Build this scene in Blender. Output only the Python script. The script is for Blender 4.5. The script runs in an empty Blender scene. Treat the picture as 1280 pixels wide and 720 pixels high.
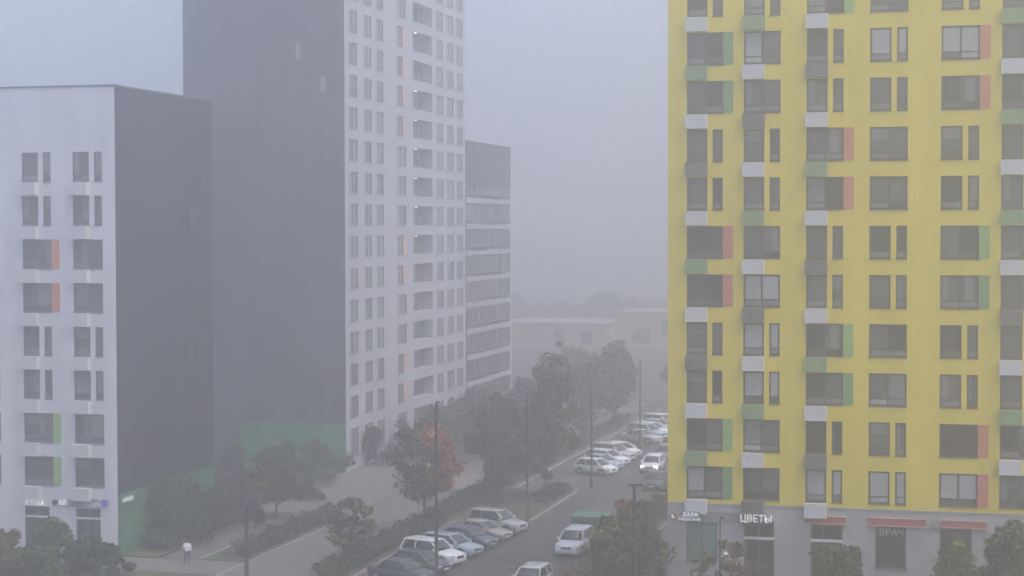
import bpy, bmesh, math, random
import numpy as np
from mathutils import Vector, Matrix
random.seed(7); rng = np.random.default_rng(7)
R = math.radians
scene = bpy.context.scene
col = scene.collection

# ------------------------------------------------------------------ camera
CAM_F, CAM_YAW, CAM_PITCH, CAM_ROLL, CAM_H = 2350.86, R(14.378), R(1.820), R(-0.108), 22.6
cd = bpy.data.cameras.new('camera'); cam = bpy.data.objects.new('camera', cd); col.objects.link(cam)
cd.sensor_width = 36; cd.lens = CAM_F * 36 / 1280; cd.clip_start = .5; cd.clip_end = 5000
f0 = Vector((-math.sin(CAM_YAW), math.cos(CAM_YAW), 0)); r0 = Vector((math.cos(CAM_YAW), math.sin(CAM_YAW), 0)); u0 = Vector((0, 0, 1))
fw = math.cos(CAM_PITCH) * f0 - math.sin(CAM_PITCH) * u0
up = math.cos(CAM_PITCH) * u0 + math.sin(CAM_PITCH) * f0
rt = math.cos(CAM_ROLL) * r0 + math.sin(CAM_ROLL) * up
up2 = -math.sin(CAM_ROLL) * r0 + math.cos(CAM_ROLL) * up
M = Matrix((rt, up2, -fw)).transposed().to_4x4(); M.translation = Vector((0, 0, CAM_H))
cam.matrix_world = M
scene.camera = cam

# ------------------------------------------------------------------ sky, sun, exposure
SUN_EL, SUN_ROT = R(66), R(102)
w = bpy.data.worlds.new('World'); scene.world = w; w.use_nodes = True
nt = w.node_tree; nt.nodes.clear()
sky = nt.nodes.new('ShaderNodeTexSky'); sky.sky_type = 'NISHITA'; sky.sun_disc = False
sky.sun_elevation = SUN_EL; sky.sun_rotation = SUN_ROT; sky.air_density = 1.0; sky.dust_density = 3.0; sky.ozone_density = 1.0
bg = nt.nodes.new('ShaderNodeBackground'); bg.inputs['Strength'].default_value = 0.12
out = nt.nodes.new('ShaderNodeOutputWorld')
nt.links.new(sky.outputs[0], bg.inputs[0]); nt.links.new(bg.outputs[0], out.inputs[0])
sd = bpy.data.lights.new('sun', 'SUN'); sd.energy = 1.2; sd.angle = R(40); sd.color = (1, .97, .93)
sun = bpy.data.objects.new('sun', sd); col.objects.link(sun)
sdir = Vector((math.sin(SUN_ROT) * math.cos(SUN_EL), math.cos(SUN_ROT) * math.cos(SUN_EL), math.sin(SUN_EL)))
sun.rotation_euler = sdir.to_track_quat('Z', 'Y').to_euler(); sun.location = (0, 0, 90)
vs = scene.view_settings; vs.view_transform = 'Standard'; vs.look = 'None'; vs.exposure = 1.28; vs.gamma = 1; vs.use_curve_mapping = False
HAZE_DENSITY = 0.0054; HAZE_COLOR = (.98, .955, .955)
scene.render.engine = 'CYCLES'
cy = scene.cycles; cy.volume_bounces = 5; cy.max_bounces = 8; cy.diffuse_bounces = 3; cy.glossy_bounces = 2; cy.transparent_max_bounces = 8
cy.use_denoising = True

# ------------------------------------------------------------------ materials
MATS = {}
def mat(name, c, rough=.8, var=.12, scale=1.5, bump=0.0, metal=0, coat=0, streak=False, spec=.5, emit=0, joints=None, ribs=0, c2=None):
    """procedural principled material: colour broken up by noise, optional streaks, joints, ribs"""
    m = bpy.data.materials.new(name); m.use_nodes = True; n = m.node_tree.nodes; l = m.node_tree.links
    b = n['Principled BSDF']; b.inputs['Roughness'].default_value = rough; b.inputs['Metallic'].default_value = metal
    b.inputs['Coat Weight'].default_value = coat; b.inputs['Specular IOR Level'].default_value = spec
    tc = n.new('ShaderNodeTexCoord'); src = tc.outputs['Object']
    nz = n.new('ShaderNodeTexNoise'); nz.inputs['Scale'].default_value = scale; nz.inputs['Detail'].default_value = 6
    mp = n.new('ShaderNodeMapping'); l.new(src, mp.inputs[0]); l.new(mp.outputs[0], nz.inputs['Vector'])
    if streak: mp.inputs['Scale'].default_value = (1, 1, .12)
    rp = n.new('ShaderNodeValToRGB'); rp.color_ramp.elements[0].position = .3; rp.color_ramp.elements[1].position = .7
    lo = [max(0, x * (1 - var)) for x in c]; hi = [min(1, x * (1 + var)) for x in (c2 or c)]
    rp.color_ramp.elements[0].color = (*lo, 1); rp.color_ramp.elements[1].color = (*hi, 1)
    l.new(nz.outputs[0], rp.inputs[0]); colour = rp.outputs[0]
    height = nz.outputs[0]
    if joints:
        bt = n.new('ShaderNodeTexBrick'); bt.inputs['Scale'].default_value = 1; bt.offset = joints[2]
        bt.inputs['Brick Width'].default_value = joints[0]; bt.inputs['Row Height'].default_value = joints[1]
        bt.inputs['Mortar Size'].default_value = joints[3]; bt.inputs['Mortar Smooth'].default_value = .2
        bt.inputs['Color1'].default_value = (1, 1, 1, 1); c2_ = joints[5] if len(joints) > 5 else .88; mo_ = joints[6] if len(joints) > 6 else .55
        bt.inputs['Color2'].default_value = (c2_, c2_, c2_, 1); bt.inputs['Mortar'].default_value = (mo_, mo_, mo_, 1)
        if joints[4]:  # wall: use x,z
            sx = n.new('ShaderNodeSeparateXYZ'); cx = n.new('ShaderNodeCombineXYZ'); l.new(src, sx.inputs[0])
            ad = n.new('ShaderNodeMath'); ad.operation = 'ADD'; l.new(sx.outputs[0], ad.inputs[0]); l.new(sx.outputs[1], ad.inputs[1])
            l.new(ad.outputs[0], cx.inputs[0]); l.new(sx.outputs[2], cx.inputs[1]); l.new(cx.outputs[0], bt.inputs['Vector'])
        else: l.new(src, bt.inputs['Vector'])
        mx = n.new('ShaderNodeMix'); mx.data_type = 'RGBA'; mx.blend_type = 'MULTIPLY'; mx.inputs[0].default_value = 1
        l.new(colour, mx.inputs[6]); l.new(bt.outputs[0], mx.inputs[7]); colour = mx.outputs[2]
    if ribs:
        wv = n.new('ShaderNodeTexWave'); wv.bands_direction = 'X'; wv.inputs['Scale'].default_value = ribs; l.new(src, wv.inputs[0]); height = wv.outputs['Fac']
    if bump:
        bp = n.new('ShaderNodeBump'); bp.inputs['Strength'].default_value = bump; bp.inputs['Distance'].default_value = .05
        l.new(height, bp.inputs['Height']); l.new(bp.outputs[0], b.inputs['Normal'])
    l.new(colour, b.inputs['Base Color'])
    if emit:
        b.inputs['Emission Color'].default_value = (*c, 1); b.inputs['Emission Strength'].default_value = emit
    MATS[name] = m; return m
def leafmat(name, cols):
    m = bpy.data.materials.new(name); m.use_nodes = True; n = m.node_tree.nodes; l = m.node_tree.links
    b = n['Principled BSDF']; b.inputs['Roughness'].default_value = .7; b.inputs['Specular IOR Level'].default_value = .1
    g = n.new('ShaderNodeNewGeometry'); rp = n.new('ShaderNodeValToRGB'); e = rp.color_ramp.elements
    while len(e) < len(cols): e.new(.5)
    for i, c in enumerate(cols): e[i].position = i / (len(cols) - 1); e[i].color = (*c, 1)
    l.new(g.outputs['Random Per Island'], rp.inputs[0])
    tc = n.new('ShaderNodeTexCoord'); nz = n.new('ShaderNodeTexNoise'); nz.inputs['Scale'].default_value = .9; l.new(tc.outputs['Object'], nz.inputs['Vector'])
    r2 = n.new('ShaderNodeMapRange'); r2.inputs[1].default_value = .3; r2.inputs[2].default_value = .7; r2.inputs[3].default_value = .7; r2.inputs[4].default_value = 1.35
    l.new(nz.outputs[0], r2.inputs[0])
    mx = n.new('ShaderNodeVectorMath'); mx.operation = 'SCALE'; l.new(rp.outputs[0], mx.inputs[0]); l.new(r2.outputs[0], mx.inputs['Scale'])
    l.new(mx.outputs[0], b.inputs['Base Color']); MATS[name] = m; return m

mat('yellow_cladding', (.76, .60, .055), .6, .07, .55, .07, streak=True, ribs=1.25, joints=(.62, 3.0, 0, .012, True, .97, .84))
mat('grey_stone', (.40, .395, .40), .8, .10, 1.2, .05, joints=(1.2, .6, .5, .006, True))
mat('white_cladding', (.66, .67, .69), .7, .08, .6, .03, streak=True, joints=(1.2, 3.0, 0, .012, True, .95, .8))
mat('dark_cladding', (.034, .036, .047), .85, .22, .45, .04, streak=True, spec=.2, joints=(1.2, 3.0, 0, .025, True, .86, .6))
mat('tower_white_hazed', (.38, .385, .41), .75, .08, .6, .03, streak=True)  # white dulled in the base colour, extra fog fading painted in
mat('pane_haze', (.20, .21, .225), .2, .25, 1.0)  # distant glass greyed in its colour to imitate thicker fog
mat('pane_haze_dark', (.12, .125, .135), .2, .25, 1.0)  # darker pane tone, fog fading likewise mixed into its colour
mat('wing_dark', (.055, .057, .07), .85, .15, .5, .04, streak=True, spec=.2)
mat('tower_dark_hazed', (.098, .102, .124), .85, .2, .45, .04, streak=True, spec=.2, joints=(1.2, 3.0, 0, .025, True, .86, .6))  # dark cladding lightened in its colour, standing in for more fog
mat('green_cladding', (.06, .25, .12), .7, .15, .8, .03, joints=(1.2, 3.0, 0, .02, True, .88, .65))
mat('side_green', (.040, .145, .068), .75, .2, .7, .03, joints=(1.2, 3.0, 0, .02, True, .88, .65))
mat('orange_panel', (.60, .21, .10), .6, .08)
mat('red_panel', (.56, .16, .12), .6, .08)
mat('green_panel', (.25, .43, .12), .6, .08)
mat('deep_green_panel', (.15, .31, .11), .6, .08)
mat('pale_orange', (.55, .33, .24), .6, .08)
mat('frame_brown', (.035, .028, .024), .5, .1)
mat('frame_grey', (.10, .11, .12), .5, .1)
mat('box_white', (.66, .65, .65), .55, .06, 3)
mat('box_green', (.23, .35, .16), .55, .08, 3)
mat('box_grey', (.15, .145, .14), .55, .08, 3)
mat('pane_dark', (.022, .021, .020), .12, .3, 1.2)
mat('pane_mid', (.105, .10, .096), .15, .35, 1.2)
mat('pane_grey', (.20, .20, .20), .18, .25, 1.5)
mat('pane_pale', (.36, .38, .38), .22, .12, 2.0)
mat('pane_green', (.14, .22, .18), .15, .15, 1.5)
mat('pane_teal', (.05, .08, .085), .12, .25, 1.0)
mat('pane_letter', (.50, .50, .50), .5, .1)
mat('lit_pane', (.34, .36, .37), .4, .05)
mat('roof_felt', (.08, .08, .085), .9, .2)
mat('asphalt', (.076, .071, .068), .9, .34, .28, .15, spec=.2)
mat('asphalt_dark', (.058, .055, .053), .9, .25, .5, .15, spec=.2)
mat('soil', (.055, .052, .044), .95, .3, .2, .2)
mat('lawn', (.036, .056, .022), .95, .4, .6, .4, c2=(.055, .060, .030))
mat('paving', (.132, .123, .115), .85, .14, .5, .06, joints=(.8, .4, .5, .012, False))
mat('paving_dark', (.094, .088, .085), .85, .16, .5, .06, joints=(.6, .3, .5, .012, False))
mat('kerb', (.26, .26, .26), .85, .15, 1.0, .05)
mat('bark', (.055, .045, .036), .95, .35, 6, .5)
mat('pole_metal', (.014, .014, .016), .7, .15, 3)
mat('lamp_glass', (.5, .5, .5), .3, .05)
mat('lamp_lit', (1, .97, .9), .3, .02, emit=.9)
mat('tyre', (.018, .018, .018), .85, .2, 8)
mat('rim', (.35, .36, .38), .35, .1, 4, metal=.7)
mat('car_glass', (.016, .018, .021), .08, .1, 2, coat=.4)
mat('trim_black', (.02, .02, .02), .5, .1)
mat('headlight', (.55, .57, .6), .12, .08, 4)
mat('headlight_on', (1, .98, .92), .2, .02, emit=6)
mat('taillight', (.35, .02, .02), .2, .1)
mat('plate', (.7, .7, .68), .5, .05)
for nme, c in dict(paint_white=(.74, .75, .77), paint_blue=(.34, .43, .52), paint_dark=(.035, .036, .042), paint_navy=(.07, .085, .12), paint_silver=(.42, .43, .44),
                   paint_beige=(.34, .32, .28), paint_grey=(.16, .17, .18)).items():
    mat(nme, c, .32, .03, 2, coat=.6)
mat('container_green', (.02, .15, .085), .6, .15, 1.5, .03, streak=True)
mat('container_lid', (.07, .19, .15), .6, .12)
mat('sign_white', (.8, .8, .82), .5, .03, emit=.25)
mat('sign_red', (.38, .09, .10), .5, .1)
mat('sign_grey', (.22, .22, .25), .6, .08)
mat('sign_dark', (.05, .05, .055), .6, .1)
mat('sign_purple', (.16, .09, .48), .45, .05, emit=.1)
mat('sign_green', (.50, .64, .54), .45, .05, emit=.08)
mat('sign_blue', (.16, .20, .26), .5, .1)
mat('bg_beige', (.52, .40, .21), .85, .15, .15)
mat('bg_roof', (.30, .26, .22), .85, .15, .3)
mat('skin', (.5, .33, .25), .6, .05); mat('jacket_white', (.74, .75, .78), .8, .06, 6, .1)
mat('trousers', (.07, .075, .1), .85, .1, 8); mat('hair', (.03, .022, .018), .7, .2, 20); mat('shoe', (.03, .03, .03), .6, .1)
leafmat('leaf_green', [(.028, .050, .014), (.062, .094, .024), (.12, .135, .04)])
leafmat('leaf_dark', [(.020, .034, .013), (.038, .058, .021), (.075, .09, .032)])
leafmat('leaf_olive', [(.045, .046, .010), (.095, .088, .02), (.155, .13, .03)])
leafmat('leaf_yellow', [(.09, .07, .02), (.17, .12, .035), (.25, .18, .06)])
leafmat('leaf_red', [(.20, .065, .03), (.36, .11, .05), (.40, .19, .08)])
leafmat('leaf_brown', [(.06, .042, .028), (.11, .075, .045), (.15, .10, .06)])

# ------------------------------------------------------------------ object helpers
def tag(o, label=None, cat=None, group=None, kind=None):
    if label: o['label'] = label
    if cat: o['category'] = cat
    if group: o['group'] = group
    if kind: o['kind'] = kind
    return o
def empty(name, loc, rz=0, label=None, cat=None, group=None):
    o = bpy.data.objects.new(name, None); o.location = loc; o.rotation_euler = (0, 0, rz); o.empty_display_size = .5
    col.objects.link(o); return tag(o, label, cat, group)
def place(name, me, parent=None, loc=(0, 0, 0), rot=(0, 0, 0), scale=None):
    o = bpy.data.objects.new(name, me); o.location = loc; o.rotation_euler = rot
    if scale: o.scale = scale
    if parent: o.parent = parent
    col.objects.link(o); return o
class MB:
    def __init__(s): s.v = []; s.f = []; s.m = []; s.smooth = []
    def add(s, vs, fs, m=0, sm=False):
        k = len(s.v); s.v += [tuple(p) for p in vs]
        for f in fs: s.f.append(tuple(i + k for i in f)); s.m.append(m); s.smooth.append(sm)
    def quad(s, a, b, c, d, m=0): s.add([a, b, c, d], [(0, 1, 2, 3)], m)
    def box(s, x0, x1, y0, y1, z0, z1, m=0):
        v = [(x, y, z) for z in (z0, z1) for x, y in ((x0, y0), (x1, y0), (x1, y1), (x0, y1))]
        s.add(v, [(3, 2, 1, 0), (4, 5, 6, 7), (0, 1, 5, 4), (1, 2, 6, 5), (2, 3, 7, 6), (3, 0, 4, 7)], m)
    def tube(s, pts, radii, n=8, m=0, caps=True):
        rings = []
        for i, p in enumerate(pts):
            p = Vector(p); d = (Vector(pts[min(i + 1, len(pts) - 1)]) - Vector(pts[max(i - 1, 0)])).normalized()
            a = d.cross(Vector((0, 1, .01)) if abs(d.y) < .9 else Vector((1, 0, 0))).normalized(); b = d.cross(a)
            rings.append([p + radii[i] * (math.cos(t) * a + math.sin(t) * b) for t in [2 * math.pi * k / n for k in range(n)]])
        vs = [q for r_ in rings for q in r_]; fs = []
        for i in range(len(pts) - 1):
            for k in range(n): fs.append((i * n + k, i * n + (k + 1) % n, (i + 1) * n + (k + 1) % n, (i + 1) * n + k))
        s.add(vs, fs, m, True)
        if caps: s.add(rings[0], [tuple(range(n))[::-1]], m); s.add(rings[-1], [tuple(range(n))], m)
    def loft(s, rings, m=0, sm=True, caps=True):
        n = len(rings[0]); vs = [q for r_ in rings for q in r_]; fs = []
        for i in range(len(rings) - 1):
            for k in range(n): fs.append((i * n + k, i * n + (k + 1) % n, (i + 1) * n + (k + 1) % n, (i + 1) * n + k))
        if caps: fs += [tuple(range(n))[::-1], tuple(range((len(rings) - 1) * n, len(rings) * n))]
        s.add(vs, fs, m, sm)
    def mesh(s, name, *mats):
        me = bpy.data.meshes.new(name); me.from_pydata(s.v, [], s.f)
        for mm in mats: me.materials.append(MATS[mm])
        me.polygons.foreach_set('material_index', s.m); me.polygons.foreach_set('use_smooth', s.smooth)
        me.update()
        bm = bmesh.new(); bm.from_mesh(me); bmesh.ops.recalc_face_normals(bm, faces=bm.faces); bm.to_mesh(me); bm.free()
        return me
    def build(s, name, mats, parent=None, loc=(0, 0, 0), rot=(0, 0, 0)):
        if isinstance(mats, str): mats = [mats]
        return place(name, s.mesh(name, *mats), parent, loc, rot)
def bevel(me, wd=.03, seg=2):
    bm = bmesh.new(); bm.from_mesh(me)
    bmesh.ops.bevel(bm, geom=[e for e in bm.edges if e.is_manifold and e.calc_face_angle(0) > R(35)], offset=wd, segments=seg, affect='EDGES', profile=.7)
    bm.to_mesh(me); bm.free(); return me

# ------------------------------------------------------------------ the setting
def sheet(name, m, x0, x1, y0, y1, z=0.0, h=None):
    b = MB()
    if h is None: b.quad((x0, y0, z), (x1, y0, z), (x1, y1, z), (x0, y1, z))
    else: b.box(x0, x1, y0, y1, z, z + h)
    return tag(b.build(name, m), kind='structure')
sheet('ground', 'soil', -1000, 1000, -150, 1500, -.03)
sheet('road', 'asphalt', -34.4, -26.6, 30, 600, 0)
sheet('parking_bay', 'asphalt', -40.0, -34.4, 60, 139.0, 0)
sheet('parking_bay', 'asphalt', -40.0, -34.4, 157.2, 235, 0)
sheet('lawn', 'lawn', -42.4, -34.6, 139.2, 157.0, -.02, .13)
sheet('lawn', 'lawn', -42.4, -40.2, 60, 139.0, -.02, .13)
sheet('lawn', 'lawn', -42.4, -40.2, 157.2, 600, -.02, .13)
sheet('promenade', 'paving', -48.6, -42.6, 60, 240, -.02, .12)
sheet('plaza', 'paving', -58.0, -48.8, 139.4, 172, -.02, .11)
sheet('lawn', 'lawn', -52.2, -48.8, 118.2, 139.2, -.02, .13)
sheet('footpath', 'paving_dark', -55.2, -52.4, 118.2, 139.2, -.02, .11)
sheet('lawn', 'lawn', -58.0, -55.4, 118.2, 139.2, -.02, .13)
sheet('pavement', 'paving', -70, -48.8, 113.2, 118.0, -.02, .11)
sheet('lawn', 'lawn', -75, -48.8, 90, 113.0, -.02, .13)
sheet('lawn', 'lawn', -58.0, -48.8, 172.2, 260, -.02, .13)
sheet('lawn', 'lawn', -26.4, -24.2, 60, 230, -.02, .13)
sheet('pavement', 'paving_dark', -24.0, -19.9, 60, 230, -.02, .12)
sheet('pavement', 'paving_dark', -19.7, 30, 112.9, 116.3, -.02, .12)
sheet('lawn', 'lawn', -19.7, 30, 90, 112.7, -.02, .13)
def kerb(x0, x1, y0, y1):
    b = MB()
    if x1 - x0 < y1 - y0:
        y = y0
        while y < y1: b.box(x0, x1, y, min(y + .99, y1), -.02, .14); y += 1.0
    else:
        x = x0
        while x < x1: b.box(x, min(x + .99, x1), y0, y1, -.02, .14); x += 1.0
    return tag(b.build('kerb', 'kerb'), kind='structure')
kerb(-40.18, -40.02, 95, 139.0); kerb(-40.18, -40.02, 157.2, 235); kerb(-34.58, -34.42, 139.2, 157.0)
kerb(-40.0, -34.6, 139.02, 139.18); kerb(-40.0, -34.6, 157.02, 157.18)
kerb(-26.58, -26.42, 95, 230); kerb(-24.18, -24.02, 95, 230); kerb(-48.78, -48.62, 95, 139.2); kerb(-42.58, -42.42, 95, 230)
kerb(-52.38, -52.22, 118.2, 139.2)

for (x0, x1, y0, y1) in ((-33.2, -31.4, 118.5, 124.5), (-30.8, -29.0, 131, 140), (-33.6, -32.2, 143, 156), (-31.5, -30.2, 160, 168)):
    sheet('asphalt_patch', 'asphalt_dark', x0, x1, y0, y1, .004)
for (x, y) in ((-31.2, 121.0), (-30.2, 145.0), (-46.0, 126.0), (-45.5, 141.0)):
    b = MB(); b.tube([(x, y, -.05), (x, y, .008 if x > -40 else .108)], [.36, .36], 16); tag(b.build('manhole_cover', 'frame_grey'), kind='structure')
n_ = 2600; lx = np.concatenate([rng.normal(-41.3, 1.6, n_ // 2), rng.normal(-25.0, 1.0, n_ // 4), rng.normal(-47.5, 2.2, n_ // 4)]); ly = rng.uniform(108, 165, len(lx)); lv = []; lf = []
for q in range(len(lx)):
    zz = .125 + rng.uniform(0, .03); a = rng.uniform(0, 6.3); s_ = rng.uniform(.05, .10)
    lv += [(lx[q] + s_ * math.cos(a + k * 1.57), ly[q] + s_ * math.sin(a + k * 1.57), zz) for k in range(4)]; lf.append((4 * q, 4 * q + 1, 4 * q + 2, 4 * q + 3))
me = bpy.data.meshes.new('fallen_leaves'); me.from_pydata(lv, [], lf); me.materials.append(MATS['leaf_yellow'])
tag(place('fallen_leaves', me), 'scattered yellow leaves lying on the grass strips and paving', None, None, 'stuff')

# ------------------------------------------------------------------ windows (frame is the part, panes its sub-parts)
WC = {}
def frame_mesh(w, h, spec, fm, ft=.10):
    key = ('f', w, h, spec, fm)
    if key in WC: return WC[key]
    b = MB(); y0, y1 = .06, .15
    b.box(0, ft, y0, y1, 0, h); b.box(w - ft, w, y0, y1, 0, h); b.box(ft, w - ft, y0, y1, 0, ft); b.box(ft, w - ft, y0, y1, h - ft, h)
    mull, tr = spec
    xs = [ft] + [mm * w for mm in mull] + [w - ft]
    for mm in mull: b.box(mm * w - .055, mm * w + .055, y0 + .01, y1, ft, h - ft)
    cells = []
    for i in range(len(xs) - 1):
        a = xs[i] + (.055 if i else 0); c = xs[i + 1] - (.055 if i < len(xs) - 2 else 0)
        if tr: b.box(a, c, y0 + .012, y1, tr * h - .04, tr * h + .04); cells += [(a, c, ft, tr * h - .04), (a, c, tr * h + .04, h - ft)]
        else: cells.append((a, c, ft, h - ft))
    b.box(-.04, w + .04, -.05, .06, -.05, -.002)            # metal sill
    me = b.mesh('window', fm); WC[key] = (me, cells); return WC[key]
def pane_mesh(w, h, pm):
    key = ('p', round(w, 3), round(h, 3), pm)
    if key not in WC:
        b = MB()
        if pm.startswith('curtain'):
            base, f = ('pane_mid', 'pane_grey'); k = {'l': (0, .36), 'r': (.6, 1), 'm': (.28, .78)}[pm[-1]]
            for a, c, mi in ((0, k[0], 0), (k[0], k[1], 1), (k[1], 1, 0)):
                if c > a: b.box(a * w, c * w, 0, .03, 0, h, mi)
            WC[key] = b.mesh('pane', base, f)
        elif pm == 'blind':
            b.box(0, w, 0, .03, 0, h * .55, 0); b.box(0, w, 0, .03, h * .55, h, 1); WC[key] = b.mesh('pane', 'pane_mid', 'pane_grey')
        else: b.box(0, w, 0, .03, 0, h); WC[key] = b.mesh('pane', pm)
    return WC[key]
def window(parent, u, z, w, h, spec=((.5,), .22), fm='frame_brown', tones=None, name='window', inset=0):
    me, cells = frame_mesh(w, h, spec, fm)
    o = place(name, me, parent, (u, inset, z))
    for i, (a, c, z0, z1) in enumerate(cells):
        t = tones[i % len(tones)] if tones else random.choice(['pane_mid', 'pane_mid', 'pane_dark', 'pane_grey'])
        place('pane', pane_mesh(c - a, z1 - z0, t), o, (a, .10, z0))
    return o
def holed(parent, name, m, u0, u1, z0, z1, holes, depth0=.18, mats=None):
    """wall sheet in the local x-z plane with real openings and reveals"""
    b = MB(); us = sorted({u0, u1, *[h[0] for h in holes], *[h[1] for h in holes]}); zs = sorted({z0, z1, *[h[2] for h in holes], *[h[3] for h in holes]})
    us = [u for u in us if u0 <= u <= u1]; zs = [z for z in zs if z0 <= z <= z1]
    for i in range(len(us) - 1):
        for j in range(len(zs) - 1):
            cu, cz = (us[i] + us[i + 1]) / 2, (zs[j] + zs[j + 1]) / 2
            if any(h[0] < cu < h[1] and h[2] < cz < h[3] for h in holes): continue
            b.quad((us[i], 0, zs[j]), (us[i + 1], 0, zs[j]), (us[i + 1], 0, zs[j + 1]), (us[i], 0, zs[j + 1]))
    for (a, c, s, t) in holes:
        depth = 1.3 if (name == 'street_wall' and c - a > 6) else depth0
        b.quad((a, 0, s), (a, depth, s), (a, depth, t), (a, 0, t)); b.quad((c, 0, s), (c, depth, s), (c, depth, t), (c, 0, t))
        b.quad((a, 0, s), (c, 0, s), (c, depth, s), (a, depth, s)); b.quad((a, 0, t), (c, 0, t), (c, depth, t), (a, depth, t))
    me = b.mesh(name, *(mats or [m]))
    return place(name, me, parent)
def panel(parent, name, m, u, z, w, h, y0=-.03, y1=.02):
    b = MB(); b.box(0, w, y0, y1, 0, h); return place(name, b.mesh(name, m), parent, (u, 0, z))
ACB = {}
def ac_box(parent, u, ztop, m, w=1.3, h=.88, d=.46):
    if (m, w) not in ACB:
        b = MB(); b.box(0, w, -d, -.0, .04, h - .04); 
        b.box(-.025, w + .025, -d - .025, 0, 0, .045); b.box(-.025, w + .025, -d - .025, 0, h - .045, h)
        for k in range(8): zz = .09 + k * (h - .18) / 7.4; b.box(.03, w - .03, -d - .018, -d + .002, zz, zz + .055)
        b.box(-.02, .03, -d - .022, 0, .045, h - .045); b.box(w - .03, w + .02, -d - .022, 0, .045, h - .045)
        ACB[(m, w)] = b.mesh('air_conditioner_box', m)
    return place('air_conditioner_box', ACB[(m, w)], parent, (u, 0, ztop - h))

# ------------------------------------------------------------------ yellow apartment block (right)
YB = empty('apartment_block', (-19.78, 116.45, 0), 0, 'yellow apartment block with grey shop floor and coloured panels by its windows', 'building')
YH = 60.0; YW = 30.0; ZB = 5.36
A = {'o': 'orange_panel', 'r': 'red_panel', 'g': 'green_panel', 'd': 'deep_green_panel'}
BX = {'w': 'box_white', 'g': 'box_green', 'y': 'box_grey'}
cols = [  # u of left edge, rows 0..10: window type (W wide, S single + slit), panel, box
    (1.20, ['S w', 'Wd g', 'Wd w', 'S y', 'S w', 'Wr g', 'Wr w', 'S y', 'S w', 'Wg g', 'Wd w']),
    (4.74, ['S g', 'W w', 'W y', 'S w', 'S g', 'W w', 'W y', 'S w', 'S g', 'W w', 'W y']),
    (8.59, ['Wg w', 'S y', 'S w', 'Wo g', 'Wo w', 'S y', 'S w', 'Wg g', 'Wd w', 'S y', 'S w']),
    (12.42, ['W', 'S', 'S', 'W', 'W', 'S', 'S', 'W', 'W', 'S', 'S']),
    (16.64, ['S', 'Wo', 'Wo', 'S', 'S', 'Wg', 'Wd', 'S', 'S', 'Wo', 'Wr']),
    (20.18, ['S g', 'W w', 'W g', 'S w', 'S g', 'W w', 'W y', 'S w', 'S g', 'W w', 'W -']),
]
PAL = 'pane_pale'; MID = 'pane_mid'; DK = 'pane_dark'; GR = 'pane_grey'
# pane order in a wide window: left low, left high, right low, right high
special = {(1, 1): [PAL, PAL, MID, MID], (4, 1): [MID, PAL, PAL, PAL], (3, 1): [GR, PAL], (4, 10): [MID, PAL, MID, PAL], (3, 10): [PAL, PAL],
           (2, 10): [GR, PAL], (1, 9): [PAL, GR, GR, MID], (0, 10): [GR, PAL, GR, MID], (1, 6): [GR, PAL, GR, PAL], (1, 7): [GR, PAL], (1, 8): [MID, PAL],
           (0, 9): [MID, DK, GR, MID], (0, 5): [MID, DK, MID, DK], (0, 6): [MID, DK, MID, DK], (4, 9): [DK, DK, DK, DK], (3, 8): [PAL, MID, GR, GR],
           (3, 7): [GR, MID, GR, DK], (2, 9): [DK, DK], (0, 1): [GR, MID, MID, DK], (1, 10): [DK, MID, DK, MID]}
holes = []; wins = []; panels = []; boxes = []
for ci, (u, rows) in enumerate(cols):
    for ri, code in enumerate(rows):
        parts = code.split(); t = parts[0]; zt = 34.71 - 3 * (ri - 1); z0 = zt - 2.0
        if t[0] == 'W':
            holes.append((u, u + 2.26, z0, zt)); wins.append((u, z0, 2.26, ((.5,), .22), ci, ri))
            if len(t) > 1: panels.append((u + 2.263, z0, .62, 2.0, A[t[1]]))
        else:
            holes += [(u, u + 1.27, z0, zt), (u + 1.6, u + 2.24, z0, zt)]
            wins += [(u, z0, 1.27, ((), .22), ci, ri), (u + 1.6, z0, .64, ((), .22), ci, ri)]
        if len(parts) > 1 and parts[1] in BX: boxes.append((u - .02, z0 - .07, BX[parts[1]]))
holed(YB, 'wall', 'yellow_cladding', 0, YW, ZB, YH, holes)
for (u, z, w_, spec, ci, ri) in wins:
    tn = special.get((ci, ri))
    if tn is None:
        base = random.choice([MID, MID, GR, MID]); tn = [random.choice([base, GR]), random.choice([base, base, base, DK, 'blind', 'curtain_l']), random.choice([base, GR, DK]), random.choice([base, base, MID, DK, 'blind', 'curtain_r', 'curtain_m'])]
    window(YB, u, z, w_, 2.0, spec, 'frame_brown', tn)
for (u, z, w_, h, m) in panels: panel(YB, 'accent_panel', m, u, z, w_, h)
for (u, zt, m) in boxes: ac_box(YB, u, zt, m)
shop = [(1.18, 3.14, 1.70, 4.19), (4.80, 6.68, .12, 4.42), (8.92, 10.86, .12, 4.33), (12.82, 14.70, 1.70, 4.33), (16.68, 18.58, 1.70, 4.38), (19.90, 22.6, .6, 4.59)]
holed(YB, 'shop_wall', 'grey_stone', 0, YW, -.05, ZB - .01, shop, .25)
b = MB(); b.box(-.03, YW, -.05, .02, ZB - .06, ZB + .04); b.build('ledge', 'grey_stone', YB)
b = MB(); b.box(0, .3, .01, 14, -.05, YH); b.box(YW - .3, YW, .01, 14, -.05, YH); b.box(.3, YW - .3, 13.7, 14, -.05, YH); b.build('side_wall', 'yellow_cladding', YB)
b = MB(); b.box(.3, YW - .3, .4, 13.7, YH - .8, YH - .5); b.build('roof', 'roof_felt', YB)
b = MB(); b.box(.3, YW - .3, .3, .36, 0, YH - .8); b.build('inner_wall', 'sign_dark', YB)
PG = 'pane_green'
sw = window(YB, 1.18, 1.70, 1.96, 2.49, ((.5,), None), 'frame_grey', [PG, PG], 'shop_window')
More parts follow.
